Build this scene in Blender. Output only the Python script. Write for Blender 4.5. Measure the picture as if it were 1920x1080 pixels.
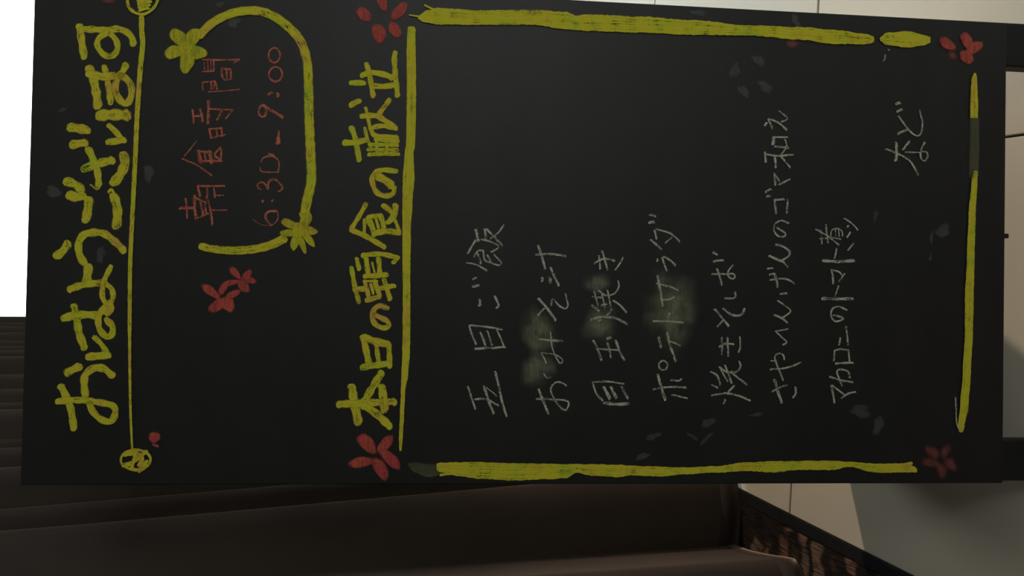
import bpy, math, random
from mathutils import Matrix, Vector
random.seed(7)
S = bpy.context.scene
for o in list(bpy.data.objects):
    bpy.data.objects.remove(o)
COL = S.collection
# ------------------------------------------------------------------ camera
# The photograph was taken with the camera turned a quarter turn: world up is image left.
F = 1450.0
PITCH, ROLL, YAW = math.radians(20), math.radians(1.41), math.radians(-0.97)
CAM = Vector((-0.075, -0.726, 1.026))


def cam_rot():
    fwd = Vector((0, math.cos(PITCH), -math.sin(PITCH)))
    up = Vector((0, math.sin(PITCH), math.cos(PITCH)))
    X = -up
    Y = Vector((1, 0, 0))
    c, s = math.cos(ROLL), math.sin(ROLL)
    X2 = c * X + s * Y
    Y2 = -s * X + c * Y
    M = Matrix((X2, Y2, -fwd)).transposed()
    return Matrix.Rotation(YAW, 3, 'Z') @ M


CR = cam_rot()
cd = bpy.data.cameras.new('camera')
cd.sensor_width = 36
cd.lens = F / 1920 * 36
cd.clip_start = 0.01
cam = bpy.data.objects.new('camera', cd)
COL.objects.link(cam)
cam.matrix_world = Matrix.Translation(CAM) @ CR.to_4x4()
S.camera = cam
# ------------------------------------------------------------------ daylight outside the window
w = bpy.data.worlds.new('daylight')
S.world = w
w.use_nodes = True
bg = w.node_tree.nodes['Background']
bg.inputs[0].default_value = (0.98, 1.0, 0.98, 1)
bg.inputs[1].default_value = 7.0
S.view_settings.view_transform = 'Standard'
S.view_settings.look = 'None'
S.view_settings.exposure = 0.0
S.view_settings.gamma = 1.0
S.view_settings.use_curve_mapping = False
LAMP = Vector((2.02, 1.07, 2.38))
ld = bpy.data.lights.new('downlight_beam', 'SPOT')
ld.energy = 140.0
ld.color = (1.0, 0.78, 0.56)
ld.shadow_soft_size = 0.035
ld.spot_size = math.radians(26)
ld.spot_blend = 0.7
lo = bpy.data.objects.new('downlight_beam', ld)
COL.objects.link(lo)
lo.location = LAMP
lo.rotation_euler = (Vector((-0.28, 0.32, 0)) - LAMP).to_track_quat('-Z', 'Y').to_euler()
WX0, WX1, WZ0, WZ1, WY = -0.42, 2.75, 0.30, 2.35, 2.6
pd = bpy.data.lights.new('window_portal', 'AREA')
pd.shape = 'RECTANGLE'
pd.size = WX1 - WX0
pd.size_y = WZ1 - WZ0
pd.cycles.is_portal = True
po = bpy.data.objects.new('window_portal', pd)
COL.objects.link(po)
po.location = ((WX0 + WX1) / 2, WY + 0.13, (WZ0 + WZ1) / 2)
po.rotation_euler = (-math.pi / 2, 0, 0)
# unseen window added behind the photographer to light the board from the right
VX0, VX1, VZ0, VZ1, VY = 1.35, 2.80, 0.90, 2.25, -3.4
qd = bpy.data.lights.new('added_window_portal', 'AREA')
qd.shape = 'RECTANGLE'
qd.size = VX1 - VX0
qd.size_y = VZ1 - VZ0
qd.cycles.is_portal = True
qo = bpy.data.objects.new('added_window_portal', qd)
COL.objects.link(qo)
qo.location = ((VX0 + VX1) / 2, VY - 0.11, (VZ0 + VZ1) / 2)
qo.rotation_euler = (math.pi / 2, 0, 0)

# ------------------------------------------------------------------ helpers


def new_obj(name, me, parent=None):
    o = bpy.data.objects.new(name, me)
    COL.objects.link(o)
    if parent is not None:
        o.parent = parent
    return o


def mesh(name, verts, faces, mat, parent=None, uvs=None, smooth=False):
    me = bpy.data.meshes.new(name)
    me.from_pydata([tuple(v) for v in verts], [], faces)
    if uvs is not None:
        uv = me.uv_layers.new(name='UVMap')
        for lp in me.loops:
            uv.data[lp.index].uv = uvs[lp.vertex_index]
    me.materials.append(mat)
    if smooth:
        for p in me.polygons:
            p.use_smooth = True
    me.update()
    return new_obj(name, me, parent)


def boxes(name, bl, mat, parent=None, bevel=0.0, matrix=None):
    vs, fs = [], []
    for (x0, x1, y0, y1, z0, z1) in bl:
        b = len(vs)
        for z in (z0, z1):
            for (x, y) in ((x0, y0), (x1, y0), (x1, y1), (x0, y1)):
                v = Vector((x, y, z))
                vs.append(matrix @ v if matrix else v)
        fs += [(b, b + 3, b + 2, b + 1), (b + 4, b + 5, b + 6, b + 7), (b, b + 1, b + 5, b + 4),
               (b + 1, b + 2, b + 6, b + 5), (b + 2, b + 3, b + 7, b + 6), (b + 3, b, b + 4, b + 7)]
    o = mesh(name, vs, fs, mat, parent)
    if bevel:
        m = o.modifiers.new('bevel', 'BEVEL')
        m.width = bevel
        m.segments = 2
    return o


def tag(o, label=None, cat=None, kind=None):
    if label:
        o['label'] = label
    if cat:
        o['category'] = cat
    if kind:
        o['kind'] = kind
    return o


class NT:
    def __init__(self, name):
        self.m = bpy.data.materials.new(name)
        self.m.use_nodes = True
        self.t = self.m.node_tree
        self.b = self.t.nodes['Principled BSDF']

    def n(self, typ, **kw):
        nd = self.t.nodes.new(typ)
        for k, v in kw.items():
            setattr(nd, k, v)
        return nd

    def l(self, a, b):
        self.t.links.new(a, b)

    def math(self, op, a, b=None, c=None, clamp=False):
        nd = self.n('ShaderNodeMath', operation=op, use_clamp=clamp)
        for i, v in enumerate((a, b, c)):
            if v is None:
                continue
            if isinstance(v, (int, float)):
                nd.inputs[i].default_value = v
            else:
                self.l(v, nd.inputs[i])
        return nd.outputs[0]

    def noise(self, vec, scale, detail=2, rough=0.5, out=0):
        nd = self.n('ShaderNodeTexNoise')
        nd.inputs['Scale'].default_value = scale
        nd.inputs['Detail'].default_value = detail
        nd.inputs['Roughness'].default_value = rough
        if vec is not None:
            self.l(vec, nd.inputs['Vector'])
        return nd.outputs[out]

    def ramp(self, fac, stops, interp='LINEAR'):
        nd = self.n('ShaderNodeValToRGB')
        cr = nd.color_ramp
        cr.interpolation = interp
        while len(cr.elements) < len(stops):
            cr.elements.new(0.5)
        for e, (p, c) in zip(cr.elements, stops):
            e.position = p
            e.color = (*c, 1) if len(c) == 3 else c
        self.l(fac, nd.inputs[0])
        return nd.outputs[0]

    def smooth(self, v, a, b):
        nd = self.n('ShaderNodeMapRange', interpolation_type='SMOOTHSTEP')
        nd.inputs[1].default_value = a
        nd.inputs[2].default_value = b
        self.l(v, nd.inputs[0])
        return nd.outputs[0]

    def scalev(self, v, s):
        nd = self.n('ShaderNodeVectorMath', operation='MULTIPLY')
        nd.inputs[1].default_value = s
        self.l(v, nd.inputs[0])
        return nd.outputs[0]

    def obj(self):
        return self.n('ShaderNodeTexCoord').outputs['Object']


def rgb(r, g, b):
    f = lambda c: ((c / 255 + 0.055) / 1.055) ** 2.4 if c > 10 else c / 255 / 12.92
    return (f(r), f(g), f(b))


def plain(name, col, rough=0.6, noise=0.1, scale=12, bump=0.0, spec=0.5):
    m = NT(name)
    n = m.noise(m.obj(), scale, 4)
    a = tuple(c * (1 - noise) for c in col)
    b = tuple(min(1, c * (1 + noise)) for c in col)
    m.l(m.ramp(n, [(0.3, a), (0.7, b)]), m.b.inputs['Base Color'])
    m.b.inputs['Roughness'].default_value = rough
    m.b.inputs['Specular IOR Level'].default_value = spec
    if bump:
        bp = m.n('ShaderNodeBump')
        bp.inputs['Strength'].default_value = bump
        bp.inputs['Distance'].default_value = 0.002
        m.l(m.noise(m.obj(), scale * 20, 3), bp.inputs['Height'])
        m.l(bp.outputs[0], m.b.inputs['Normal'])
    return m.m


def chalk(name, stops, density=0.55, grain=0.5, soft=0.22, streak=(60, 7)):
    """dry chalk: colour drifts along the stroke, grain and streaks let the board through"""
    m = NT(name)
    tc = m.n('ShaderNodeTexCoord')
    ob, uv = tc.outputs['Object'], tc.outputs['UV']
    sep = m.n('ShaderNodeSeparateXYZ')
    m.l(uv, sep.inputs[0])
    v = sep.outputs[1]
    e = m.math('MINIMUM', v, m.math('SUBTRACT', 1.0, v))
    edge = m.smooth(e, 0.0, soft)
    st = m.noise(m.scalev(uv, (streak[0], streak[1], 1)), 1.0, 2, 0.6)
    gr = m.noise(ob, 700, 2, 0.7)
    pt = m.noise(ob, 90, 2, 0.5)
    s = m.math('ADD', m.math('MULTIPLY', m.math('SUBTRACT', st, 0.5), 1.3),
               m.math('MULTIPLY', m.math('SUBTRACT', gr, 0.5), grain * 2.4))
    s = m.math('ADD', s, m.math('MULTIPLY', m.math('SUBTRACT', pt, 0.5), 0.8))
    s = m.math('ADD', s, density)
    a = m.math('MULTIPLY', m.smooth(s, 0.0, 0.55), edge)
    a = m.math('MULTIPLY', a, 0.96)
    cn = m.noise(ob, 28, 2, 0.6)
    m.l(m.ramp(cn, stops), m.b.inputs['Base Color'])
    m.b.inputs['Roughness'].default_value = 0.95
    m.b.inputs['Specular IOR Level'].default_value = 0.1
    m.l(a, m.b.inputs['Alpha'])
    return m.m


def patch(name, stops, opacity=0.6, soft=0.25, cloud=1.2, scale=60):
    """a soft rubbed patch of chalk dust: thick in the middle, fading out, mottled"""
    m = NT(name)
    tc = m.n('ShaderNodeTexCoord')
    ob, uv = tc.outputs['Object'], tc.outputs['UV']
    sep = m.n('ShaderNodeSeparateXYZ')
    m.l(uv, sep.inputs[0])
    n1 = m.noise(ob, scale, 3, 0.6)
    gr = m.noise(ob, 650, 2, 0.7)
    sk = m.noise(m.scalev(ob, (40, 40, 420)), 1.0, 2, 0.6)
    e = m.math('ADD', sep.outputs[1], m.math('MULTIPLY', m.math('SUBTRACT', n1, 0.5), soft * cloud * 0.5))
    edge = m.smooth(e, 0.02, soft)
    s = m.math('ADD', 0.75, m.math('MULTIPLY', m.math('SUBTRACT', gr, 0.5), 1.0))
    s = m.math('ADD', s, m.math('MULTIPLY', m.math('SUBTRACT', sk, 0.5), 1.0))
    s = m.math('ADD', s, m.math('MULTIPLY', m.math('SUBTRACT', n1, 0.5), cloud), None, True)
    a = m.math('MULTIPLY', m.math('MULTIPLY', s, edge), opacity)
    m.l(m.ramp(m.noise(ob, 40, 2, 0.6), stops), m.b.inputs['Base Color'])
    m.b.inputs['Roughness'].default_value = 0.95
    m.b.inputs['Specular IOR Level'].default_value = 0.1
    m.l(a, m.b.inputs['Alpha'])
    return m.m


# ------------------------------------------------------------------ materials
M_wall = plain('wall_paint', rgb(198, 197, 193), 0.8, 0.03)
M_ceil = plain('ceiling_paint', rgb(208, 207, 204), 0.85, 0.02)
M_brown = plain('dark_wood_panel', rgb(70, 54, 44), 0.6, 0.2, 6)
M_grout = plain('grout', rgb(60, 52, 44), 0.9, 0.15, 60)
M_frame = plain('window_frame_metal', rgb(120, 112, 100), 0.4, 0.04)
M_black = plain('black_painted_wood', (0.010, 0.0095, 0.010), 0.6, 0.25, 25, 0.15, 0.3)
M_steel = plain('dull_steel', (0.25, 0.24, 0.23), 0.4, 0.1, 40)
M_white = plain('white_lamp_plastic', (0.8, 0.79, 0.76), 0.4, 0.02)

mt = NT('cream_tile')
ob = mt.obj()
big = mt.noise(ob, 3.0, 3, 0.5)
mt.l(mt.ramp(big, [(0.3, rgb(202, 192, 176)), (0.7, rgb(208, 200, 187))]), mt.b.inputs['Base Color'])
mt.l(mt.math('ADD', 0.28, mt.math('MULTIPLY', mt.noise(ob, 60, 3), 0.12)), mt.b.inputs['Roughness'])
mt.b.inputs['Specular IOR Level'].default_value = 0.35
M_tile = mt.m

mb = NT('blackboard_paint')
ob = mb.obj()
dust = mb.noise(mb.scalev(ob, (1.0, 1.0, 2.2)), 7.0, 5, 0.62)
fine = mb.noise(ob, 600, 2, 0.7)
mix = mb.math('ADD', dust, mb.math('MULTIPLY', mb.math('SUBTRACT', fine, 0.5), 0.25))
mb.l(mb.ramp(mix, [(0.30, (0.0058, 0.0053, 0.0070)), (0.75, (0.0112, 0.0106, 0.0124))]), mb.b.inputs['Base Color'])
mb.b.inputs['Roughness'].default_value = 0.48
mb.b.inputs['Specular IOR Level'].default_value = 0.36
bp = mb.n('ShaderNodeBump')
bp.inputs['Strength'].default_value = 0.12
bp.inputs['Distance'].default_value = 0.001
mb.l(fine, bp.inputs['Height'])
mb.l(bp.outputs[0], mb.b.inputs['Normal'])
M_board = mb.m

mc = NT('curtain_cloth')
uv = mc.n('ShaderNodeTexCoord').outputs['UV']
wv = mc.noise(mc.scalev(uv, (900, 900, 1)), 1.0, 1, 0.5)
cl = mc.noise(mc.obj(), 5.0, 3)
mc.l(mc.ramp(cl, [(0.3, (0.074, 0.058, 0.055)), (0.7, (0.096, 0.075, 0.070))]), mc.b.inputs['Base Color'])
mc.b.inputs['Roughness'].default_value = 0.9
mc.b.inputs['Specular IOR Level'].default_value = 0.1
mc.b.inputs['Sheen Weight'].default_value = 1.0
mc.b.inputs['Sheen Roughness'].default_value = 0.35
mc.b.inputs['Sheen Tint'].default_value = (0.55, 0.42, 0.36, 1)
bp = mc.n('ShaderNodeBump')
bp.inputs['Strength'].default_value = 0.2
bp.inputs['Distance'].default_value = 0.0008
mc.l(wv, bp.inputs['Height'])
mc.l(bp.outputs[0], mc.b.inputs['Normal'])
mo = mc.t.nodes['Material Output']
tl = mc.n('ShaderNodeBsdfTranslucent')
tl.inputs[0].default_value = (0.30, 0.25, 0.20, 1)
mxs = mc.n('ShaderNodeMixShader')
mxs.inputs[0].default_value = 0.22
mc.l(mc.b.outputs[0], mxs.inputs[1])
mc.l(tl.outputs[0], mxs.inputs[2])
mc.l(mxs.outputs[0], mo.inputs[0])
M_cloth = mc.m

mk = NT('carpet_leaf_pattern')
ob = mk.obj()
# leaf-like motifs: stretched cells, bent by noise; fine woven ribs run diagonally
nz = mk.noise(ob, 7.0, 3, 0.55, out=1)
wo = mk.n('ShaderNodeVectorMath', operation='MULTIPLY_ADD')
mk.l(nz, wo.inputs[0])
wo.inputs[1].default_value = (0.16, 0.16, 0.0)
mk.l(ob, wo.inputs[2])
rot = mk.n('ShaderNodeMapping')
rot.inputs['Rotation'].default_value = (0, 0, math.radians(20))
rot.inputs['Scale'].default_value = (9.0, 26.0, 1.0)
mk.l(wo.outputs[0], rot.inputs['Vector'])
vo = mk.n('ShaderNodeTexVoronoi')
vo.inputs['Scale'].default_value = 1.0
mk.l(rot.outputs[0], vo.inputs['Vector'])
leaf = mk.smooth(vo.outputs['Distance'], 0.52, 0.30)
sepc = mk.n('ShaderNodeSeparateColor')
mk.l(vo.outputs['Color'], sepc.inputs[0])
pick = mk.math('GREATER_THAN', sepc.outputs[0], 0.22)
rr = mk.n('ShaderNodeMapping')
rr.inputs['Rotation'].default_value = (0, 0, math.radians(25))
rr.inputs['Scale'].default_value = (420, 30, 1)
mk.l(ob, rr.inputs['Vector'])
rib = mk.noise(rr.outputs[0], 1.0, 1, 0.5)
ribm = mk.smooth(rib, 0.38, 0.58)
fac = mk.math('MULTIPLY', mk.math('MULTIPLY', leaf, pick), mk.math('ADD', 0.15, mk.math('MULTIPLY', ribm, 0.6)))
lc = mk.ramp(sepc.outputs[1], [(0.2, rgb(142, 106, 88)), (0.5, rgb(124, 114, 96)), (0.8, rgb(146, 112, 98))])
mx = mk.n('ShaderNodeMix', data_type='RGBA')
mk.l(fac, mx.inputs[0])
mk.l(mk.ramp(rib, [(0.35, rgb(26, 23, 24)), (0.7, rgb(52, 46, 42))]), mx.inputs[6])
mk.l(lc, mx.inputs[7])
mk.l(mx.outputs[2], mk.b.inputs['Base Color'])
mk.b.inputs['Roughness'].default_value = 0.95
mk.b.inputs['Specular IOR Level'].default_value = 0.05
bp = mk.n('ShaderNodeBump')
bp.inputs['Strength'].default_value = 0.5
bp.inputs['Distance'].default_value = 0.001
mk.l(rib, bp.inputs['Height'])
mk.l(bp.outputs[0], mk.b.inputs['Normal'])
M_carpet = mk.m
M_bind = plain('black_carpet_binding', (0.012, 0.012, 0.014), 0.8, 0.3, 200, 0.3, 0.2)

gm = NT('window_glass')
gm.t.nodes.remove(gm.b)
tr = gm.n('ShaderNodeBsdfTransparent')
tr.inputs[0].default_value = (0.93, 0.95, 0.93, 1)
gl = gm.n('ShaderNodeBsdfGlossy')
gl.inputs['Roughness'].default_value = 0.02
fr = gm.n('ShaderNodeFresnel')
fr.inputs[0].default_value = 1.45
ms = gm.n('ShaderNodeMixShader')
gm.l(fr.outputs[0], ms.inputs[0])
gm.l(tr.outputs[0], ms.inputs[1])
gm.l(gl.outputs[0], ms.inputs[2])
gm.l(ms.outputs[0], gm.t.nodes['Material Output'].inputs[0])
M_glass = gm.m

YS = [(0.30, (0.66, 0.44, 0.07)), (0.42, (0.70, 0.60, 0.045)), (0.60, (0.64, 0.62, 0.040)), (0.76, (0.42, 0.55, 0.05))]
C_yel = chalk('yellow_chalk', YS, 0.52, 0.42, 0.16, (60, 6))
C_yband = chalk('yellow_chalk_band', YS, 0.56, 0.34, 0.06, (11, 13))
C_ypet = patch('yellow_chalk_petal', YS, 0.95, 0.12, 0.5)
C_ydim = patch('rubbed_yellow_chalk', [(0.3, (0.42, 0.40, 0.16)), (0.7, (0.32, 0.36, 0.20))], 0.26, 0.30, 1.0, 40)
C_red = chalk('red_chalk', [(0.3, (0.60, 0.20, 0.11)), (0.7, (0.66, 0.15, 0.12))], 0.36, 0.6, 0.28, (60, 4))
C_redf = patch('red_chalk_petal', [(0.3, (0.62, 0.13, 0.08)), (0.7, (0.60, 0.085, 0.095))], 0.92, 0.18, 0.5)
C_reddim = patch('rubbed_red_chalk', [(0.3, (0.50, 0.14, 0.11)), (0.7, (0.44, 0.10, 0.12))], 0.42, 0.38, 0.9)
C_wht = chalk('white_chalk', [(0.3, (0.60, 0.58, 0.48)), (0.55, (0.54, 0.57, 0.46)), (0.7, (0.56, 0.50, 0.50))], 0.36, 0.6, 0.28, (80, 3))
C_smear = patch('smeared_chalk', [(0.35, (0.46, 0.45, 0.34)), (0.5, (0.40, 0.44, 0.24)), (0.65, (0.46, 0.42, 0.36))], 0.42, 0.46, 1.5, 45)
C_smudge = patch('faint_grey_smudge', [(0.3, (0.40, 0.40, 0.38)), (0.7, (0.32, 0.32, 0.33))], 0.17, 0.20, 0.8, 110)

# ------------------------------------------------------------------ room
LEFT, RIGHT, FRONT, CEIL = -2.6, 2.9, -3.4, 2.6
boxes_floor = boxes('floor', [(LEFT, RIGHT, FRONT, WY, -0.05, -0.004)], M_grout)
tag(boxes_floor, kind='structure', label='pale cream square tiles with thin dark joints under the sign')
T = 0.615
TX = 0.92
ang = math.radians(-3.6)
org = Vector((0.49, 0.439, 0))
ux = Vector((math.cos(ang), math.sin(ang), 0))
uy = Vector((-math.sin(ang), math.cos(ang), 0))
# depth joint passes through (0.169, 0.06)
k = (Vector((0.169, 0.06, 0)) - org).dot(ux)
org = org + ux * k
rz = Matrix.Rotation(ang, 4, 'Z')
g = 0.0018
bvm = bpy.data.meshes.new('tile')
h, b, c = T / 2 - g, 0.0012, 0.0012
hx = TX / 2 - g
vs = []
for (r, z) in ((h, -0.006), (h, -c), (h - b, 0.0)):
    q = r + hx - h
    vs += [(-q, -r, z), (q, -r, z), (q, r, z), (-q, r, z)]
fs = [(8, 9, 10, 11), (3, 2, 1, 0)]
for q in (0, 4):
    for i in range(4):
        j = (i + 1) % 4
        fs.append((q + i, q + j, q + 4 + j, q + 4 + i))
bvm.from_pydata(vs, [], fs)
bvm.materials.append(M_tile)
for i in range(-5, 5):
    for j in range(-8, 5):
        p = org + ux * ((i + 0.5) * TX) + uy * ((j + 0.5) * T)
        if not (LEFT + 0.5 < p.x < RIGHT - 0.5 and FRONT + 0.35 < p.y < WY - 0.30):
            continue
        o = new_obj('tile', bvm, boxes_floor)
        o.matrix_local = Matrix.Translation(p + Vector((0, 0, random.uniform(-0.0003, 0.0003)))) @ rz

wb = boxes('wall_back', [(LEFT, RIGHT, WY, WY + 0.12, -0.05, WZ0), (LEFT, RIGHT, WY, WY + 0.12, WZ1, CEIL),
                         (LEFT, WX0, WY, WY + 0.12, WZ0, WZ1), (WX1, RIGHT, WY, WY + 0.12, WZ0, WZ1)], M_wall)
tag(wb, kind='structure')
tag(boxes('wall_left', [(LEFT - 0.1, LEFT, FRONT, WY + 0.12, -0.05, CEIL)], M_brown), kind='structure')
tag(boxes('wall_right', [(RIGHT, RIGHT + 0.1, FRONT, WY + 0.12, -0.05, CEIL)], M_wall), kind='structure')
tag(boxes('wall_front', [(LEFT - 0.1, RIGHT + 0.1, FRONT - 0.1, FRONT, -0.05, VZ0), (LEFT - 0.1, RIGHT + 0.1, FRONT - 0.1, FRONT, VZ1, CEIL),
                         (LEFT - 0.1, VX0, FRONT - 0.1, FRONT, VZ0, VZ1), (VX1, RIGHT + 0.1, FRONT - 0.1, FRONT, VZ0, VZ1)], M_wall), kind='structure')
tag(boxes('ceiling', [(LEFT - 0.1, RIGHT + 0.1, FRONT - 0.1, WY + 0.12, CEIL, CEIL + 0.1)], M_ceil), kind='structure')
tag(boxes('baseboard_back', [(LEFT, RIGHT, WY - 0.012, WY, 0.0, 0.09)], M_frame, bevel=0.002), kind='structure')
tag(boxes('baseboard_right', [(RIGHT - 0.012, RIGHT, FRONT, WY - 0.012, 0.0, 0.09)], M_frame, bevel=0.002), kind='structure')
win = bpy.data.objects.new('window_1', None)
COL.objects.link(win)
win.location = ((WX0 + WX1) / 2, WY + 0.06, WZ0)
tag(win, 'bright blown-out window behind the blackboard sign, right of the curtain', kind='structure')
hw, hh, fw = (WX1 - WX0) / 2, WZ1 - WZ0, 0.045
boxes('window_frame', [(-hw, hw, -0.03, 0.03, 0, fw), (-hw, hw, -0.03, 0.03, hh - fw, hh),
                       (-hw, -hw + fw, -0.03, 0.03, fw, hh - fw), (hw - fw, hw, -0.03, 0.03, fw, hh - fw)],
      M_frame, win, 0.003)
boxes('window_pane', [(-hw + fw, hw - fw, -0.003, 0.003, fw, hh - fw)], M_glass, win)
win2 = bpy.data.objects.new('added_fill_window', None)  # added opening, out of view, fills light on the board's front
COL.objects.link(win2)
win2.location = ((VX0 + VX1) / 2, VY - 0.05, VZ0)
tag(win2, kind='structure')
h2w, h2h = (VX1 - VX0) / 2, VZ1 - VZ0
boxes('window_frame', [(-h2w, h2w, -0.03, 0.03, 0, fw), (-h2w, h2w, -0.03, 0.03, h2h - fw, h2h),
                       (-h2w, -h2w + fw, -0.03, 0.03, fw, h2h - fw), (h2w - fw, h2w, -0.03, 0.03, fw, h2h - fw)], M_frame, win2, 0.003)
boxes('window_pane', [(-h2w + fw, h2w - fw, -0.003, 0.003, fw, h2h - fw)], M_glass, win2)
boxes('window_sill', [(-hw - 0.04, hw + 0.04, -0.12, -0.03, -0.03, 0.0)], M_frame, win, 0.004)

lamp = bpy.data.objects.new('ceiling_light', None)
COL.objects.link(lamp)
lamp.location = (LAMP.x, LAMP.y, CEIL)
tag(lamp, 'small round ceiling spotlight near the right wall, outside the photograph', 'lamp')
n = 24
vs, fs = [], []
for (r, z) in ((0.06, 0.0), (0.06, -0.012), (0.055, -0.012), (0.05, -0.15), (0.044, -0.15), (0.05, -0.02)):
    vs += [(r * math.cos(2 * math.pi * i / n), r * math.sin(2 * math.pi * i / n), z) for i in range(n)]
for q in range(5):
    for i in range(n):
        j = (i + 1) % n
        fs.append((q * n + i, q * n + j, (q + 1) * n + j, (q + 1) * n + i))
mesh('lamp_housing', vs, fs, M_white, lamp, smooth=False)

# ------------------------------------------------------------------ carpet
CX = -0.486
cp = bpy.data.objects.new('carpet', None)
COL.objects.link(cp)
cp.location = (0, 0, 0)
cp.rotation_euler = (0, 0, 0)
tag(cp, 'dark patterned carpet with a black bound edge lying under the brown curtain', 'carpet')
# the bound edge runs from (-0.465, 0.632) to (-0.497, 0.203)
ca = math.atan2(-0.032, -0.429)
cp.location = (-0.465, 0.632, 0)
cp.rotation_euler = (0, 0, math.atan2(0.032, -0.429) - math.pi / 2 + math.pi)
rzc = math.atan2(0.429, 0.032) - math.pi / 2
cp.rotation_euler = (0, 0, rzc)
boxes('carpet_pile', [(-2.0, -0.026, -0.95, 0.75, 0.0005, 0.007)], M_carpet, cp, 0.002)
boxes('carpet_binding', [(-0.026, 0.0, -0.95, 0.775, 0.0005, 0.0085), (-2.0, -0.026, 0.75, 0.775, 0.0005, 0.0085)], M_bind, cp, 0.003)

# ------------------------------------------------------------------ curtain


def ray(u, v):
    return (CR @ Vector((u - 960, -(v - 540), -F))).normalized()


def on_plane(u, v, P, N):
    d = ray(u, v)
    return CAM + d * ((P - CAM).dot(N) / d.dot(N))


A = Vector((-0.13, 0.93, 0))
B = Vector((-0.50, 0.70, 0))
dn = (B - A).normalized()
NP = Vector((-dn.y, dn.x, 0))
ridges = []          # (top at z=1.45, bottom at z=0)
for y in (598, 609, 617, 629, 643, 653, 662, 677, 704, 711, 737, 761, 780, 829, 849, 890):
    p = on_plane(20, y, A, NP)
    ridges.append((Vector((p.x, p.y)), Vector((p.x, p.y + random.uniform(-.004, .004)))))
for (y, bt) in ((964, (-0.398, 0.715)), (1014, (-0.427, 0.695))):
    p = on_plane(0, y, A, NP)
    ridges.append((Vector((p.x, p.y)), Vector(bt)))
p = on_plane(0, 1150, Vector((0, 0.52, 0)), Vector((0, 1, 0)))
ridges.append((Vector((p.x - 0.012, p.y + 0.12)), Vector((-0.580, 0.655))))
AMP = {len(ridges) - 1: 0.008, len(ridges) - 2: 0.035}
ridges.append((Vector((p.x, p.y)), Vector((-0.562, 0.50))))
x = -0.73
for k in range(9):
    ridges.append((Vector((x - 0.03, 0.50 + random.uniform(-.03, .03))), Vector((x, 0.47 + random.uniform(-.03, .03)))))
    x -= random.uniform(0.09, 0.16)
NS, NZ, ZT = 16, 36, 2.42
vs, uvs, fs = [], [], []
Z0 = 0.0085
for kz in range(NZ + 1):
    z = Z0 + (ZT - Z0) * (kz / NZ) ** 1.2
    t = z / 1.36
    row = []
    for i in range(len(ridges) - 1):
        a = ridges[i][1].lerp(ridges[i][0], t)
        c = ridges[i + 1][1].lerp(ridges[i + 1][0], t)
        d = c - a
        nrm = Vector((d.y, -d.x)).normalized()
        if nrm.y > 0:
            nrm = -nrm
        amp = AMP.get(i, min(0.05, d.length * 0.75))
        for q in range(NS):
            u = q / NS
            off = amp * (math.sin(math.pi * u ** 0.62)) ** 0.9 if u > 0 else 0
            lean = 0.10 * d.length * math.sin(math.pi * u ** 0.5) * (1 - u)
            pp = a + d * u + nrm * off - d.normalized() * lean
            row.append((pp.x, pp.y))
    row.append((ridges[-1][1].x, ridges[-1][1].y))
    for r, (px, py) in enumerate(row):
        vs.append((px, py, z))
        uvs.append((r / len(row) * 3, z))
W = len(row)
for kz in range(NZ):
    for r in range(W - 1):
        fs.append((kz * W + r, kz * W + r + 1, (kz + 1) * W + r + 1, (kz + 1) * W + r))
cur = bpy.data.objects.new('curtain', None)
COL.objects.link(cur)
tag(cur, 'dark brown floor-length curtain hanging in deep folds beside the window, behind the sign', 'curtain')
cl = mesh('curtain_cloth', vs, fs, M_cloth, cur, uvs, True)
sm = cl.modifiers.new('thickness', 'SOLIDIFY')
sm.thickness = 0.0016
# hem: a turned-up band of double cloth at the foot
hv, hf, hu = [], [], []
for kz in range(2):
    for r in range(W):
        x0, y0, _ = vs[r]
        xa, ya, _ = vs[max(r - 1, 0)]
        xb, yb, _ = vs[min(r + 1, W - 1)]
        tn = Vector((xb - xa, yb - ya)).normalized()
        nn = Vector((-tn.y, tn.x)) * 0.0018
        hv.append((x0 + nn.x, y0 + nn.y, Z0 + 0.001 + kz * 0.045))
        hu.append((r / W * 3, kz * 0.05))
for r in range(W - 1):
    hf.append((r, r + 1, W + r + 1, W + r))
hm = mesh('curtain_hem', hv, hf, M_cloth, cur, hu, True)
m = hm.modifiers.new('thickness', 'SOLIDIFY')
m.thickness = 0.001
rail = boxes('curtain_rail', [(-2.0, 0.15, -0.015, 0.015, 0, 0.03)], M_frame, None, 0.003)
rail.location = (0.0, 0.66, 2.44)
tag(rail, 'slim metal curtain rail above the brown curtain', 'curtain rail')
for bx_ in (-1.9, 0.05):
    boxes('rail_bracket', [(bx_, bx_ + 0.02, -0.01, 0.01, 0.03, CEIL - 2.44)], M_frame, rail)

# ------------------------------------------------------------------ the blackboard sign
L = math.radians(15)
LEG = 0.08
root = bpy.data.objects.new('blackboard_sign', None)
COL.objects.link(root)
root.location = (0, -LEG * math.tan(L), 0)
tag(root, 'tall black standing chalkboard with yellow, red and white handwritten Japanese breakfast menu', 'sign')
tilt = bpy.data.objects  # panel frame is baked into the vertices
RB = Matrix.Rotation(-L, 4, 'X')
ZB = LEG / math.cos(L)
H, HW = 1.211, 0.30
NB = RB.to_3x3() @ Vector((0, -1, 0))
root_loc = Vector(root.location)


def to_local(u, v):
    """pixel of the photograph -> point on the board's plane, in the board's own flat coordinates (x, z)"""
    P = on_plane(u, v, root_loc, NB) - root_loc
    q = RB.inverted().to_3x3() @ P
    return q.x, q.z


def lift(x, z, y=0.0):
    return RB @ Vector((x, y, z))


boxes('panel', [(-HW, HW, 0, 0.009, ZB, ZB + H)], M_board, root, 0.0012, RB)
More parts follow.
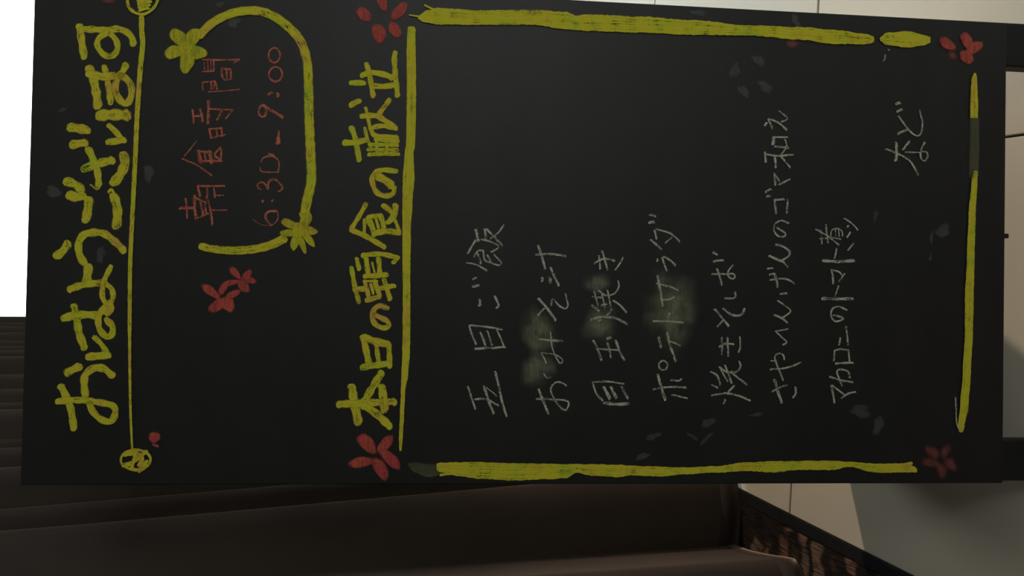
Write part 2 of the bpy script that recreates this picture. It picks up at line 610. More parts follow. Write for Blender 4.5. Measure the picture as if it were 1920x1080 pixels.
# front legs: stiles screwed behind the panel, feet cut level with the floor
for s in (-1, 1):
    xa, xb = sorted((s * (HW + (0.004 if s > 0 else -0.001)), s * (HW - 0.054)))
    vs = []
    for (y, zt) in ((0.0095, ZB + H - 0.01), (0.033, ZB + H - 0.01)):
        for xx in (xa, xb):
            foot = lift(xx, y * math.tan(-L) * -1 * -1, y)
            top = lift(xx, zt, y)
            # slide the foot along the leg down to the floor
            d = (top - foot).normalized()
            foot = foot - d * (foot.z / d.z)
            vs += [foot + Vector((0, 0, 0.003)), top]
    f_ = [(0, 2, 3, 1), (4, 5, 7, 6), (0, 1, 5, 4), (2, 6, 7, 3), (1, 3, 7, 5), (0, 4, 6, 2)]
    leg = mesh('front_leg', vs, f_, M_black, root)
    bv = leg.modifiers.new('bevel', 'BEVEL')
    bv.width = 0.002
    fx = (xa + xb) / 2
    fy = sum(v.y for v in vs if v.z < 0.1) / 4
    boxes('rubber_foot', [(xa + .003, xb - .003, fy - 0.011, fy + 0.011, 0.0, 0.004)], M_bind, leg)
# rear frame of the A-stand
top = lift(0, ZB + H - 0.05, 0.04)
back_y = 0.385
L2 = math.atan2(back_y - top.y, top.z)
RR = Matrix.Translation((0, top.y, top.z)) @ Matrix.Rotation(L2, 4, 'X')
ln = math.hypot(back_y - top.y, top.z)
for s in (-1, 1):
    xa, xb = sorted((s * (HW - 0.001), s * (HW - 0.056)))
    boxes('rear_leg', [(xa, xb, -0.022, 0.0, -ln + 0.003, 0.0)], M_black, root, 0.002, RR)
boxes('rear_panel', [(-HW, HW, 0.0005, 0.009, -ln + LEG, 0.0)], M_board, root, 0.0012, RR)
# unseen low board added between the left legs to shade the floor there
for s in (-1,):
    xa, xb = sorted((s * (HW - 0.012), s * (HW - 0.022)))
    vs = []
    for xx in (xa, xb):
        for z in (0.02, 0.24):
            vs += [Vector((xx, 0.036 + z * math.tan(L), z)), Vector((xx, back_y - root_loc.y * 0 - 0.026 - z * math.tan(L2), z))]
    SB = [(0, 1, 3, 2), (4, 6, 7, 5), (0, 4, 5, 1), (2, 3, 7, 6), (0, 2, 6, 4), (1, 5, 7, 3)]
    mesh('added_shade_board', vs, SB, M_black, root)
for s in (-1, 1):
    x0 = s * 0.20
    boxes('hinge', [(x0 - 0.02, x0 + 0.02, 0.034, 0.040, ZB + H - 0.09, ZB + H - 0.03)], M_steel, root, 0.001, RB)
pg = boxes('stop_peg', [(0.018, 0.024, -0.001, 0.009, ZB - 0.005, ZB + 0.001)], M_black, root, 0.001, RB)

vs = []  # hidden stay, added and sloped to cast the shadow edge under the sign
for xx in (HW - 0.022, HW - 0.012):
    vs += [Vector((xx, 0.18, 0.545)), Vector((xx, 0.205, 0.66)), Vector((xx, 0.345, 0.375)), Vector((xx, 0.345, 0.66))]
mesh('added_shade_stay', vs, SB, M_black, root)

# ---- chalk marks --------------------------------------------------
LAY = [0]


def lay():
    LAY[0] += 1
    return -0.0003 - 0.0000035 * LAY[0]


class Marks:
    def __init__(self):
        self.v, self.f, self.u = [], [], []

    def grid(self, rows, uvr, y):
        """rows: list of equal-length lists of pixel points"""
        b = len(self.v)
        nc = len(rows[0])
        for r, ur in zip(rows, uvr):
            for (pu, pv), q in zip(r, ur):
                x, z = to_local(pu, pv)
                self.v.append(lift(x, z, y))
                self.u.append(q)
        for i in range(len(rows) - 1):
            for j in range(nc - 1):
                a = b + i * nc + j
                self.f.append((a, a + 1, a + nc + 1, a + nc))

    def stroke(self, pts, w, w2=None, wob=0.10):
        y = lay()
        P = smooth_line(pts)
        n = len(P)
        w2 = w if w2 is None else w2
        rows, uvr = [], []
        s = random.uniform(0, 50)
        ph = random.uniform(0, 6)
        for i, p in enumerate(P):
            a = P[max(i - 1, 0)]
            c = P[min(i + 1, n - 1)]
            tx, ty = c[0] - a[0], c[1] - a[1]
            l = math.hypot(tx, ty) or 1
            nx, ny = -ty / l, tx / l
            t = i / (n - 1)
            ww = (w + (w2 - w) * t) * (1 + wob * math.sin(ph + s + i * 0.9) + random.uniform(-wob, wob) * 0.6)
            if i:
                s0 = math.hypot(p[0] - P[i - 1][0], p[1] - P[i - 1][1])
                s += s0 * 0.0007
            rows.append([(p[0] + nx * ww / 2 * k, p[1] + ny * ww / 2 * k) for k in (-1, -.5, 0, .5, 1)])
            uvr.append([(s, k) for k in (0, .25, .5, .75, 1)])
        # rounded ends
        for end, sg in ((0, -1), (-1, 1)):
            p = P[end]
            q = P[1] if end == 0 else P[-2]
            tx, ty = p[0] - q[0], p[1] - q[1]
            l = math.hypot(tx, ty) or 1
            ww = w if end == 0 else w2
            tip = (p[0] + tx / l * ww * 0.38, p[1] + ty / l * ww * 0.38)
            nx, ny = -ty / l, tx / l
            if end == 0:
                nx, ny = -nx, -ny
            r = [(tip[0] + nx * ww / 2 * k * .55, tip[1] + ny * ww / 2 * k * .55) for k in (-1, -.5, 0, .5, 1)]
            ue = uvr[end][0][0] + sg * 0.003
            u = [(ue, 0.02 + 0.06 * (1 - abs(k))) for k in (-1, -.5, 0, .5, 1)]
            if end == 0:
                rows.insert(0, r)
                uvr.insert(0, u)
            else:
                rows.append(r)
                uvr.append(u)
        self.grid(rows, uvr, y)

    def blob(self, cx, cy, ln, wd, ang=0.0, point=0.0, lump=0.10):
        """soft filled patch; point>0 narrows one end like a petal"""
        y = lay()
        n = 28
        a = math.radians(ang)
        ph = [random.uniform(0, 6.3) for _ in range(4)]
        rows, uvr = [], []
        for kr in range(6):
            r = kr / 5
            row, ur = [], []
            for i in range(n + 1):
                t = 2 * math.pi * i / n
                rr = r * (1 + lump * (math.sin(2 * t + ph[0]) * .5 + math.sin(3 * t + ph[1]) * .5 + math.sin(5 * t + ph[2]) * .35))
                ex, ey = math.cos(t) * rr, math.sin(t) * rr
                ey *= 1 - point * ex * 0.5
                px, py = ex * ln / 2, ey * wd / 2
                row.append((cx + px * math.cos(a) - py * math.sin(a), cy + px * math.sin(a) + py * math.cos(a)))
                ur.append((px * 0.0007 + cx, 0.5 * (1 - r)))
            rows.append(row)
            uvr.append(ur)
        self.grid(rows, uvr, y)

    def band(self, edge, horizontal=True, jag=0.9):
        """edge: (pos, lo, hi) along the band, lo/hi its two ragged borders"""
        y = lay()
        rows, uvr = [], []
        step = 5.0
        pos = edge[0][0]
        k = 0
        while pos <= edge[-1][0]:
            while k < len(edge) - 2 and pos > edge[k + 1][0]:
                k += 1
            (p0, a0, b0), (p1, a1, b1) = edge[k], edge[k + 1]
            t = (pos - p0) / (p1 - p0)
            t = t * t * (3 - 2 * t)
            lo_, hi_ = a0 + (a1 - a0) * t, b0 + (b1 - b0) * t
            lo_ += random.uniform(-jag, jag)
            hi_ += random.uniform(-jag, jag)
            ks = [i / 8 for i in range(9)]
            pts = [(pos, lo_ + (hi_ - lo_) * q) for q in ks]
            if not horizontal:
                pts = [(b_, a_) for a_, b_ in pts]
            rows.append(pts)
            taper = min(1, (pos - edge[0][0]) / 6, (edge[-1][0] - pos) / 6)
            uvr.append([(pos * 0.0007, 0.5 + (q - 0.5) * max(taper, 0.0) if taper >= 1 else
                         max(0.0, min(q, 1 - q)) * taper) for q in ks])
            pos += step
        self.grid(rows, uvr, y)

    def build(self, name, mat, parent=root, label=None):
        o = mesh(name, self.v, self.f, mat, parent, self.u)
        if label:
            o['label'] = label
        return o


def smooth_line(pts, step=3.0):
    if len(pts) == 1:
        pts = [pts[0], (pts[0][0] + 0.5, pts[0][1] + 0.5)]
    if len(pts) == 2:
        (x0, y0), (x1, y1) = pts
        # a hand-drawn stroke bows a little
        b = random.uniform(-0.02, 0.02)
        l = math.hypot(x1 - x0, y1 - y0)
        pts = [pts[0], ((x0 + x1) / 2 - (y1 - y0) * b, (y0 + y1) / 2 + (x1 - x0) * b), pts[1]]
    Q = [pts[0]] + list(pts) + [pts[-1]]
    out = []
    for i in range(1, len(Q) - 2):
        p0, p1, p2, p3 = Q[i - 1], Q[i], Q[i + 1], Q[i + 2]
        d = math.hypot(p2[0] - p1[0], p2[1] - p1[1])
        n = max(2, int(d / step))
        for k in range(n):
            t = k / n
            out.append(tuple(0.5 * (2 * p1[j] + (p2[j] - p0[j]) * t + (2 * p0[j] - 5 * p1[j] + 4 * p2[j] - p3[j]) * t * t
                                    + (3 * p1[j] - p0[j] - 3 * p2[j] + p3[j]) * t ** 3) for j in (0, 1)))
    out.append(pts[-1])
    return out


def ring(cx, cy, rx, ry, a0=20, a1=385, n=12):
    return [(cx + rx * math.cos(math.radians(a0 + (a1 - a0) * i / n)), cy + ry * math.sin(math.radians(a0 + (a1 - a0) * i / n)))
            for i in range(n + 1)]


# one entry per character: (origin x, origin y, magnification, [(width, point, point, ...), ...])
K4 = 4.0
A_, B_, C_ = (60, 30, 4), (60, 280, 4), (60, 540, 4)
TITLE = [
    (C_, [(50, (220, 740), (250, 800), (290, 900), (315, 1050)), (45, (195, 850), (300, 840), (400, 845), (520, 860), (610, 885), (625, 940), (590, 1000), (520, 985), (460, 930), (432, 870)),
          (50, (600, 655), (540, 605), (470, 600), (410, 640), (392, 700), (402, 810)), (52, (262, 635), (355, 588))]),
    (C_, [(36, (470, 370), (520, 420), (562, 485)), (52, (425, 515), (572, 500)), (52, (318, 140), (335, 220), (355, 340), (395, 445)),
          (52, (240, 225), (330, 205), (420, 200), (500, 208)), (44, (590, 110), (530, 165), (498, 230), (510, 310), (560, 365), (602, 345), (602, 285), (560, 240))]),
    (B_, [(62, (425, 885), (413, 980)), (48, (285, 1048), (400, 1012), (530, 1002)), (36, (592, 882), (548, 970), (530, 1040), (530, 1110), (568, 1165), (605, 1120), (600, 1050), (555, 1010)),
          (40, (575, 1150), (598, 1190), (565, 1235))]),
    (B_, [(58, (270, 712), (235, 760), (188, 800)), (50, (390, 850), (358, 790), (350, 710), (385, 645), (450, 625), (540, 632), (620, 690), (688, 758))]),
    (B_, [(60, (430, 382), (405, 528)), (62, (615, 352), (642, 450), (636, 575)), (18, (575, 320), (595, 300), (615, 330), (605, 350)), (58, (262, 240), (320, 262), (372, 300)), (62, (285, 342), (330, 358), (382, 345))]),
    (B_, [(55, (390, 145), (480, 112), (600, 82)), (46, (425, 0), (460, 80), (490, 160), (502, 265)), (12, (440, 265), (490, 300), (515, 270)), (64, (690, 45), (697, 110), (662, 190), (615, 250))]),
    (A_, [(60, (290, 835), (415, 856)), (55, (305, 965), (398, 950)), (34, (440, 1010), (470, 1075))]),
    (A_, [(74, (512, 745), (712, 742)), (38, (580, 822), (630, 870), (672, 920)), (44, (572, 945), (690, 930))]),
    (A_, [(58, (432, 395), (455, 450), (480, 560), (495, 675)), (42, (545, 385), (570, 500), (585, 600), (592, 650)), (58, (430, 432), (520, 455), (620, 450)),
          (46, (705, 370), (680, 420), (640, 480), (625, 550), (660, 630), (710, 658), (745, 600), (742, 520), (700, 465), (660, 450))]),
    (A_, [(50, (360, 80), (375, 200), (393, 305)), (44, (370, 100), (480, 102), (560, 108), (640, 98), (705, 118), (748, 160), (762, 210)),
          (40, (570, 125), (505, 165), (492, 225), (540, 290), (600, 302), (640, 255), (635, 190), (590, 135))]),
]
D_, E_ = (330, 80, 4), (330, 240, 4)
TIME = [
    (E_, [(14, (165, 435), (365, 435)), (16, (165, 440), (182, 510)), (13, (285, 440), (292, 520)), (14, (235, 455), (235, 520)), (9, (290, 505), (355, 505)), (20, (32, 602), (140, 600)),
          (13, (72, 530), (85, 675)), (20, (140, 510), (150, 675)), (16, (140, 520), (230, 560)), (16, (150, 680), (240, 640)), (16, (185, 560), (205, 650)), (14, (215, 550), (225, 640)), (16, (230, 520), (265, 640), (272, 725)), (9, (270, 615), (380, 615))]),
    (D_, [(9, (155, 740), (65, 850)), (12, (50, 872), (150, 915), (268, 995)), (26, (170, 815), (185, 895)), (18, (170, 815), (250, 822)), (28, (255, 820), (270, 900)), (20, (190, 892), (340, 885)), (13, (215, 830), (225, 890)), (16, (335, 790), (290, 840), (335, 880)), (12, (342, 800), (336, 880))]),
    (D_, [(20, (245, 440), (240, 605)), (14, (125, 505), (135, 605)), (18, (185, 500), (200, 590)), (14, (130, 552), (200, 548)), (13, (245, 497), (425, 505)), (11, (425, 510), (375, 570)), (15, (345, 515), (310, 580)),
          (16, (250, 650), (265, 710)), (14, (250, 650), (345, 640)), (14, (340, 640), (350, 700)), (12, (300, 645), (310, 700)), (11, (265, 715), (370, 690))]),
    (D_, [(13, (200, 127), (470, 127)), (13, (475, 127), (435, 152)), (12, (285, 130), (285, 212)), (13, (285, 214), (198, 218)), (8, (212, 150), (216, 200)), (8, (238, 145), (243, 205)), (8, (262, 140), (264, 205)),
          (14, (340, 195), (350, 260), (370, 280)), (14, (370, 281), (415, 270)), (14, (412, 268), (412, 205)), (13, (345, 194), (412, 200)), (16, (380, 205), (385, 268)),
          (12, (203, 355), (200, 300)), (12, (205, 297), (290, 290)), (12, (295, 290), (310, 350)), (12, (262, 295), (268, 350)), (10, (290, 300), (285, 345)), (9, (245, 370), (475, 352))]),
]
HOURS = [
    (E_, [(16, (755, 625), (700, 626), (672, 652), (682, 695), (715, 728)), (9, (715, 730), (750, 708), (768, 665), (762, 630)), (4, (575, 685), (640, 725), (715, 735))]),
    (E_, [(18, (650, 552), (652, 546)), (16, (722, 548), (724, 542))]),
    (E_, [(15, (635, 460), (612, 435), (628, 408), (662, 415), (688, 455)), (16, (690, 455), (698, 402), (738, 386), (780, 415), (800, 455), (772, 475))]),
    (D_, [(11, (640, 905), (652, 868), (700, 852), (752, 866), (774, 905), (768, 968)), (9, (768, 972), (700, 972), (640, 965), (632, 935)), (16, (700, 835), (735, 845))]),
    (D_, [(14, (772, 665), (770, 715)), (30, (770, 720), (768, 752))]),
    (D_, [(17,) + tuple(ring(650, 515, 28, 42)), (20, (655, 468), (720, 510), (800, 560))]),
    (D_, [(18, (695, 388), (722, 374)), (22, (764, 384), (768, 402))]),
    (D_, [(14,) + tuple(ring(748, 238, 50, 55))]),
    (D_, [(14,) + tuple(ring(738, 95, 43, 56))]),
]
F_, G_, H_ = (620, 80, 4), (620, 320, 4), (620, 550, 4)
HEAD = [
    (H_, [(56, (160, 705), (175, 800), (208, 965)), (48, (65, 832), (200, 825), (475, 812)), (48, (380, 600), (330, 680), (258, 800)), (50, (252, 842), (340, 900), (442, 995)), (52, (385, 705), (395, 790), (405, 875))]),
    (H_, [(42, (245, 330), (265, 420), (290, 545)), (50, (250, 332), (340, 362), (430, 382)), (34, (437, 390), (445, 548)), (30, (345, 390), (360, 510)), (42, (240, 555), (330, 540), (440, 525))]),
    (H_, [(34, (425, 112), (372, 92), (328, 120), (312, 180), (340, 235), (400, 260), (438, 240), (420, 205), (370, 180), (330, 160))]),
    (G_, [(32, (242, 635), (370, 625), (495, 650)), (26, (508, 652), (470, 690)), (28, (197, 662), (215, 738)), (32, (267, 660), (285, 788)), (32, (360, 660), (370, 785)), (34, (258, 790), (418, 780)), (14, (312, 690), (330, 760)),
          (30, (157, 730), (180, 860), (212, 985)), (34, (180, 890), (262, 885)), (28, (257, 830), (290, 968)), (34, (272, 970), (362, 946)), (32, (330, 830), (370, 940)), (20, (300, 850), (320, 920)), (16, (255, 828), (350, 828)), (32, (402, 820), (420, 880), (445, 962)), (34, (375, 880), (475, 863))]),
    (G_, [(30, (265, 252), (215, 340), (158, 432)), (34, (158, 446), (260, 490), (402, 572)), (22, (255, 370), (250, 470)), (38, (282, 362), (310, 420), (330, 478)), (30, (282, 350), (378, 336)), (34, (376, 338), (400, 430)), (20, (340, 360), (360, 430)), (38, (325, 468), (430, 455), (512, 466)),
          (24, (482, 372), (515, 458)), (34, (397, 262), (458, 310)), (38, (487, 262), (480, 330), (432, 388))]),
    (G_, [(34, (490, 6), (400, -5), (342, 12), (312, 55), (322, 120), (352, 168), (410, 190), (468, 172), (476, 130)), (52, (365, 48), (420, 80), (455, 108))]),
    (F_, [(36, (157, 640), (185, 720), (215, 880)), (38, (105, 750), (180, 750), (258, 732)), (22, (257, 642), (275, 720), (305, 790)), (32, (303, 650), (340, 700), (498, 710)), (34, (342, 722), (500, 737)), (26, (292, 762), (500, 770)), (26, (282, 802), (500, 805)), (26, (287, 840), (508, 836)),
          (20, (342, 740), (350, 840)), (20, (420, 740), (425, 840)), (32, (322, 635), (400, 625), (490, 645)), (24, (265, 492), (280, 560), (295, 640)), (36, (235, 552), (340, 550), (400, 580), (488, 640)), (32, (440, 432), (390, 500), (350, 555)), (34, (152, 470), (215, 437))]),
    (F_, [(34, (485, 78), (478, 110), (482, 200), (502, 398)), (32, (270, 162), (290, 230), (305, 320), (320, 402)), (38, (238, 245), (310, 226), (400, 240), (458, 262)), (36, (312, 326), (400, 330), (480, 318)), (36, (155, 302), (250, 303))]),
]
I_, J_, K_, L_ = (860, 400, 4), (860, 540, 4), (1080, 380, 4), (1080, 540, 4)
M_ = (1300, 460, 3.375)
N_, O_, P_, Q_ = (1400, 190, 4), (1400, 400, 4), (1400, 520, 4), (1600, 80, 4)
MENU = [
    ('first menu line, white chalk', [
        (J_, [(14, (70, 740), (95, 820), (125, 905)), (17, (275, 630), (300, 740), (330, 870), (360, 958)), (15, (125, 832), (210, 835), (295, 880)), (18, (190, 735), (225, 850), (262, 938)), (9, (190, 735), (240, 770), (285, 810))]),
        (I_, [(14, (85, 840), (200, 850), (325, 870)), (13, (80, 845), (100, 910), (130, 980)), (16, (165, 895), (205, 1010)), (14, (215, 885), (250, 985)), (12, (285, 870), (340, 1000)), (17, (125, 1015), (230, 1010), (345, 1002))]),
        (I_, [(24, (160, 652), (160, 688)), (16, (272, 622), (290, 665), (300, 690), (285, 710)), (15, (105, 492), (130, 482)), (19, (107, 550), (148, 539))]),
        (I_, [(20, (130, 125), (147, 205)), (15, (195, 120), (205, 190)), (14, (125, 205), (70, 300)), (16, (210, 120), (260, 170), (325, 240)), (14, (335, 90), (300, 140), (240, 190)), (14, (170, 195), (230, 210), (300, 250), (245, 290)),
              (12, (115, 325), (145, 280), (185, 280)), (15, (140, 300), (165, 375)), (12, (185, 290), (195, 350), (240, 370), (300, 390), (320, 370), (265, 310)), (13, (215, 315), (240, 360)), (12, (60, 370), (130, 385), (210, 428))])]),
    ('second menu line, white chalk partly rubbed out', [
        (J_, [(17, (600, 760), (635, 850), (672, 940)), (14, (585, 830), (700, 835), (805, 843), (825, 870), (800, 915), (750, 880), (700, 800), (690, 750), (720, 710), (760, 705), (805, 730)), (10, (640, 645), (660, 672), (685, 670))]),
        (J_, [(16, (610, 385), (775, 397)), (11, (688, 330), (700, 440), (730, 520), (762, 565), (780, 540), (745, 510), (700, 495), (622, 485), (640, 525), (655, 560))]),
        (I_, [(19, (600, 640), (660, 710), (725, 800)), (14, (595, 762), (640, 715)), (13, (692, 690), (705, 645), (750, 690), (795, 715), (818, 690), (800, 605))]),
        (I_, [(15, (580, 310), (690, 305), (800, 322)), (17, (597, 245), (625, 330), (648, 415)), (18, (690, 410), (720, 480), (750, 540)), (18, (628, 487), (626, 508)), (22, (685, 488), (690, 518))])]),
    ('third menu line, white chalk partly rubbed out', [
        (L_, [(14, (125, 705), (230, 700), (355, 718)), (15, (125, 710), (150, 790), (198, 842)), (22, (208, 745), (252, 828)), (22, (264, 745), (300, 820)), (18, (342, 742), (387, 825)), (21, (212, 860), (300, 872), (392, 865))]),
        (L_, [(18, (235, 378), (258, 372)), (15, (130, 395), (165, 470), (190, 540)), (15, (235, 415), (262, 520)), (17, (298, 395), (325, 470), (360, 538)), (13, (165, 455), (310, 465))]),
        (K_, [(12, (315, 590), (320, 630), (290, 680), (245, 695)), (12, (170, 660), (220, 695), (245, 695)), (14, (280, 735), (330, 770), (375, 820)), (12, (135, 670), (165, 775)), (12, (195, 690), (215, 790)), (12, (235, 660), (258, 780)), (12, (120, 705), (190, 712)),
              (14, (120, 770), (170, 810)), (14, (190, 770), (225, 760)), (13, (265, 800), (230, 845)), (17, (115, 878), (180, 858), (290, 865), (380, 910)), (18, (172, 885), (184, 880))]),
        (K_, [(14, (195, 365), (215, 430), (235, 505)), (14, (170, 400), (180, 495)), (15, (135, 455), (210, 420), (285, 435)), (12, (350, 415), (325, 460), (293, 502))])]),
    ('fourth menu line, white chalk over a pale smear', [
        (L_, [(20, (612, 652), (640, 750), (668, 838)), (14, (580, 758), (700, 742), (820, 745)), (12, (710, 690), (768, 695), (788, 680)), (13, (720, 800), (830, 825)), (13,) + tuple(ring(652, 580, 32, 34))]),
        (L_, [(18, (620, 372), (635, 440)), (17, (685, 340), (700, 420), (745, 545)), (12, (710, 400), (780, 430))]),
        (K_, [(14, (580, 888), (700, 890), (800, 900)), (13, (700, 830), (685, 880))]),
        (K_, [(17, (610, 550), (630, 660), (650, 775)), (14, (605, 605), (680, 625), (765, 655)), (12, (650, 728), (700, 725), (735, 705))]),
        (K_, [(14, (612, 425), (608, 440)), (13, (645, 415), (680, 510)), (14, (657, 405), (700, 430), (742, 468))]),
        (K_, [(14, (600, 200), (690, 225), (745, 260), (772, 292)), (16, (588, 210), (602, 270)), (12, (670, 300), (718, 262)), (17, (560, 280), (640, 350)), (17, (555, 92), (592, 100)), (22, (550, 150), (580, 145))])]),
    ('fifth menu line, white chalk', [
        (M_, [(12, (290, 735), (295, 770), (270, 800), (235, 800)), (12, (165, 770), (205, 800), (240, 805)), (12, (240, 805), (290, 845), (335, 880)), (12, (110, 800), (150, 825), (168, 880)), (10, (170, 780), (215, 860)), (12, (200, 760), (240, 870)),
              (12, (115, 882), (150, 898)), (11, (255, 890), (215, 930)), (13, (115, 948), (200, 935), (280, 950), (355, 980)), (15, (200, 978), (190, 998))]),
        (M_, [(12, (178, 585), (180, 690)), (12, (215, 585), (220, 700)), (12, (162, 640), (200, 622), (252, 625)), (10, (292, 580), (295, 640), (285, 675))]),
        (M_, [(15, (135, 405), (180, 460), (220, 508)), (11, (150, 512), (190, 470)), (14, (190, 400), (230, 435), (280, 445), (310, 430), (320, 402))]),
        (M_, [(11, (200, 335), (250, 335), (265, 320), (262, 298))]),
        (M_, [(12, (148, 150), (165, 200), (178, 250)), (11, (115, 182), (200, 182), (245, 180), (262, 195), (250, 212), (225, 203), (217, 170), (245, 125)), (14, (125, 46), (148, 58)), (14, (127, 102), (186, 94))])]),
    ('sixth and longest menu line, white chalk', [
        (P_, [(20, (208, 770), (235, 870), (260, 935)), (12, (190, 855), (245, 825), (300, 808)), (15, (362, 825), (365, 870), (345, 900))]),
        (P_, [(13, (278, 615), (270, 580), (230, 572), (208, 600), (225, 660), (270, 770)), (10, (180, 625), (205, 625)), (13, (175, 690), (280, 680), (350, 660), (400, 638))]),
        (O_, [(11, (305, 868), (215, 885)), (12, (215, 885), (260, 930), (298, 965), (270, 985))]),
        (O_, [(12, (230, 655), (290, 695), (325, 735), (270, 780)), (16, (205, 762), (260, 785), (300, 820))]),
        (O_, [(13, (250, 605), (295, 600)), (16, (205, 455), (220, 500), (228, 550)), (12, (175, 500), (240, 490), (300, 495), (355, 525)), (13, (170, 460), (205, 450)), (15, (155, 415), (190, 410))]),
        (O_, [(15, (215, 235), (270, 250), (320, 290), (300, 330), (245, 360)), (19, (170, 320), (220, 345), (270, 365), (305, 400))]),
        (N_, [(13, (310, 915), (260, 895), (215, 915), (200, 965), (230, 1010), (275, 1015), (287, 990), (225, 950))]),
        (N_, [(16, (205, 740), (275, 735)), (15, (205, 745), (218, 840)), (14, (305, 740), (300, 840)), (16, (140, 680), (175, 660)), (18, (150, 712), (173, 708))]),
        (N_, [(16, (205, 545), (212, 628)), (12, (210, 550), (240, 600)), (14, (240, 625), (318, 585))]),
        (N_, [(13, (200, 270), (300, 270)), (24, (199, 278), (195, 322)), (13, (285, 290), (300, 345)), (14, (210, 340), (310, 350)), (15, (135, 385), (140, 455)), (14, (150, 400), (240, 410), (345, 400)), (18, (205, 410), (215, 495)), (15, (255, 415), (320, 495)), (12, (290, 355), (250, 410))]),
        (N_, [(12, (240, 75), (290, 115), (300, 135), (260, 155)), (14, (160, 140), (190, 205)), (16, (165, 135), (230, 160), (295, 215)), (16, (132, 182), (145, 162))])]),
    ('seventh menu line, white chalk', [
        (P_, [(15, (630, 812), (640, 860), (655, 938)), (13, (635, 808), (690, 850), (730, 880)), (14, (708, 905), (760, 870), (812, 858))]),
        (P_, [(13, (768, 750), (755, 705), (700, 690), (672, 705), (690, 760), (712, 808)), (13, (620, 745), (700, 770), (790, 785))]),
        (P_, [(12, (655, 550), (650, 625)), (12, (655, 548), (700, 538), (760, 545)), (12, (760, 548), (768, 630)), (16, (665, 645), (790, 640))]),
        (O_, [(13, (740, 850), (755, 985)), (12, (698, 935), (688, 985))]),
        (O_, [(13, (745, 725), (690, 700), (640, 715), (628, 770), (665, 810), (722, 790), (680, 770), (645, 765))]),
        (O_, [(21, (565, 638), (680, 642), (788, 638)), (11, (685, 545), (660, 618))]),
        (O_, [(15, (632, 425), (645, 525)), (11, (640, 425), (690, 440), (715, 470)), (12, (730, 455), (690, 508))]),
        (O_, [(21, (570, 355), (680, 362), (798, 355)), (14, (670, 265), (655, 335))]),
        (N_, [(12, (728, 880), (790, 920), (828, 965)), (12, (590, 925), (605, 1060)), (13, (515, 960), (600, 1010), (685, 1075)), (15, (753, 940), (757, 934)), (10, (625, 1020), (635, 965), (680, 955), (710, 975), (715, 1010)), (9, (660, 965), (665, 1015)), (9, (685, 965), (690, 1015)),
              (10, (545, 1030), (640, 1025), (700, 1035)), (14, (772, 985), (750, 1020)), (11, (550, 970), (560, 1070)), (13, (795, 1070), (757, 1116))])]),
    ('last two words at the lower right, white chalk', [
        (Q_, [(14, (240, 800), (330, 835), (420, 890), (480, 992)), (20, (315, 755), (320, 830), (312, 885)), (18, (416, 745), (370, 802)), (10, (385, 822), (500, 825)), (13, (530, 750), (505, 800), (500, 860), (525, 890), (550, 860), (545, 820), (510, 820))]),
        (Q_, [(13, (335, 555), (390, 630), (440, 685), (480, 700), (505, 670), (512, 600), (492, 512)), (18, (330, 683), (400, 655)), (20, (318, 460), (342, 452)), (17, (325, 518), (356, 503))])]),
]


def write(line, name, mat, label=None, wob=0.10, fat=1.0):
    """one line of writing = a part (an empty mesh-less holder is avoided: the first character carries the rest)"""
    holder = None
    for (o, strokes) in line:
        mk_ = Marks()
        ox, oy, s = o
        for st in strokes:
            pts = [(ox + a / s, oy + b_ / s) for (a, b_) in st[1:]]
            mk_.stroke(pts, st[0] / s * fat, None, wob)
        if holder is None:
            holder = bpy.data.objects.new(name, None)
            COL.objects.link(holder)
            holder.parent = root
            if label:
                holder['label'] = label
        mk_.build('written_character', mat, holder)


write(TITLE, 'greeting_line', C_yel, 'thick yellow greeting across the top of the board', fat=1.30)
write(TIME, 'breakfast_time_heading', C_red, 'small red heading inside the yellow bubble', fat=1.4)
write(HOURS, 'opening_hours', C_red, 'red figures 6:30 to 9:00 inside the yellow bubble', fat=1.4)
write(HEAD, 'menu_heading', C_yel, 'thick yellow heading above the menu', fat=1.36)
for lab, ln_ in MENU:
    write(ln_, 'menu_line', C_wht, lab, fat=1.38)

# ruled line under the greeting, with a round yellow scribble at each end
mk_ = Marks()
mk_.stroke([(266.5, 34), (267, 60), (268.5, 85), (264, 130), (258.5, 210), (254.5, 300), (249.5, 400), (245, 500), (244, 620)], 12, 8.5, 0.05)
mk_.stroke([(244, 620), (244.5, 700), (246, 780), (249, 842)], 7, 5, 0.08)
mk_.build('greeting_underline', C_yel)
mk_ = Marks()
mk_.stroke([(241, 12), (250, 22), (266, 28), (282, 22), (294, 8), (296, -8), (282, -24), (264, -28), (246, -18), (240, 0), (242, 12)], 6.5)
for k in range(6):
    mk_.stroke([(258 + k * 1.0, -10 + k * 6), (290 - k * 2, -14 + k * 6)], 8, 6)
mk_.build('round_scribble', C_yel)
mk_ = Marks()
mk_.stroke(ring(255.5, 861.5, 28, 18.5), 6)
mk_.stroke([(232, 872), (250, 866), (275, 846)], 9)
mk_.stroke([(236, 852), (256, 850), (268, 858), (262, 872)], 9)
mk_.stroke([(246, 878), (262, 880), (276, 864)], 8)
mk_.stroke([(262, 884), (271, 878)], 6)
mk_.stroke([(256, 848), (248, 876)], 8)
mk_.build('round_scribble', C_yel)
mk_ = Marks()
mk_.blob(290.5, 819.5, 26, 25, 0)
mk_.stroke([(288, 833), (297, 836)], 5)
mk_.build('red_dot', C_redf)

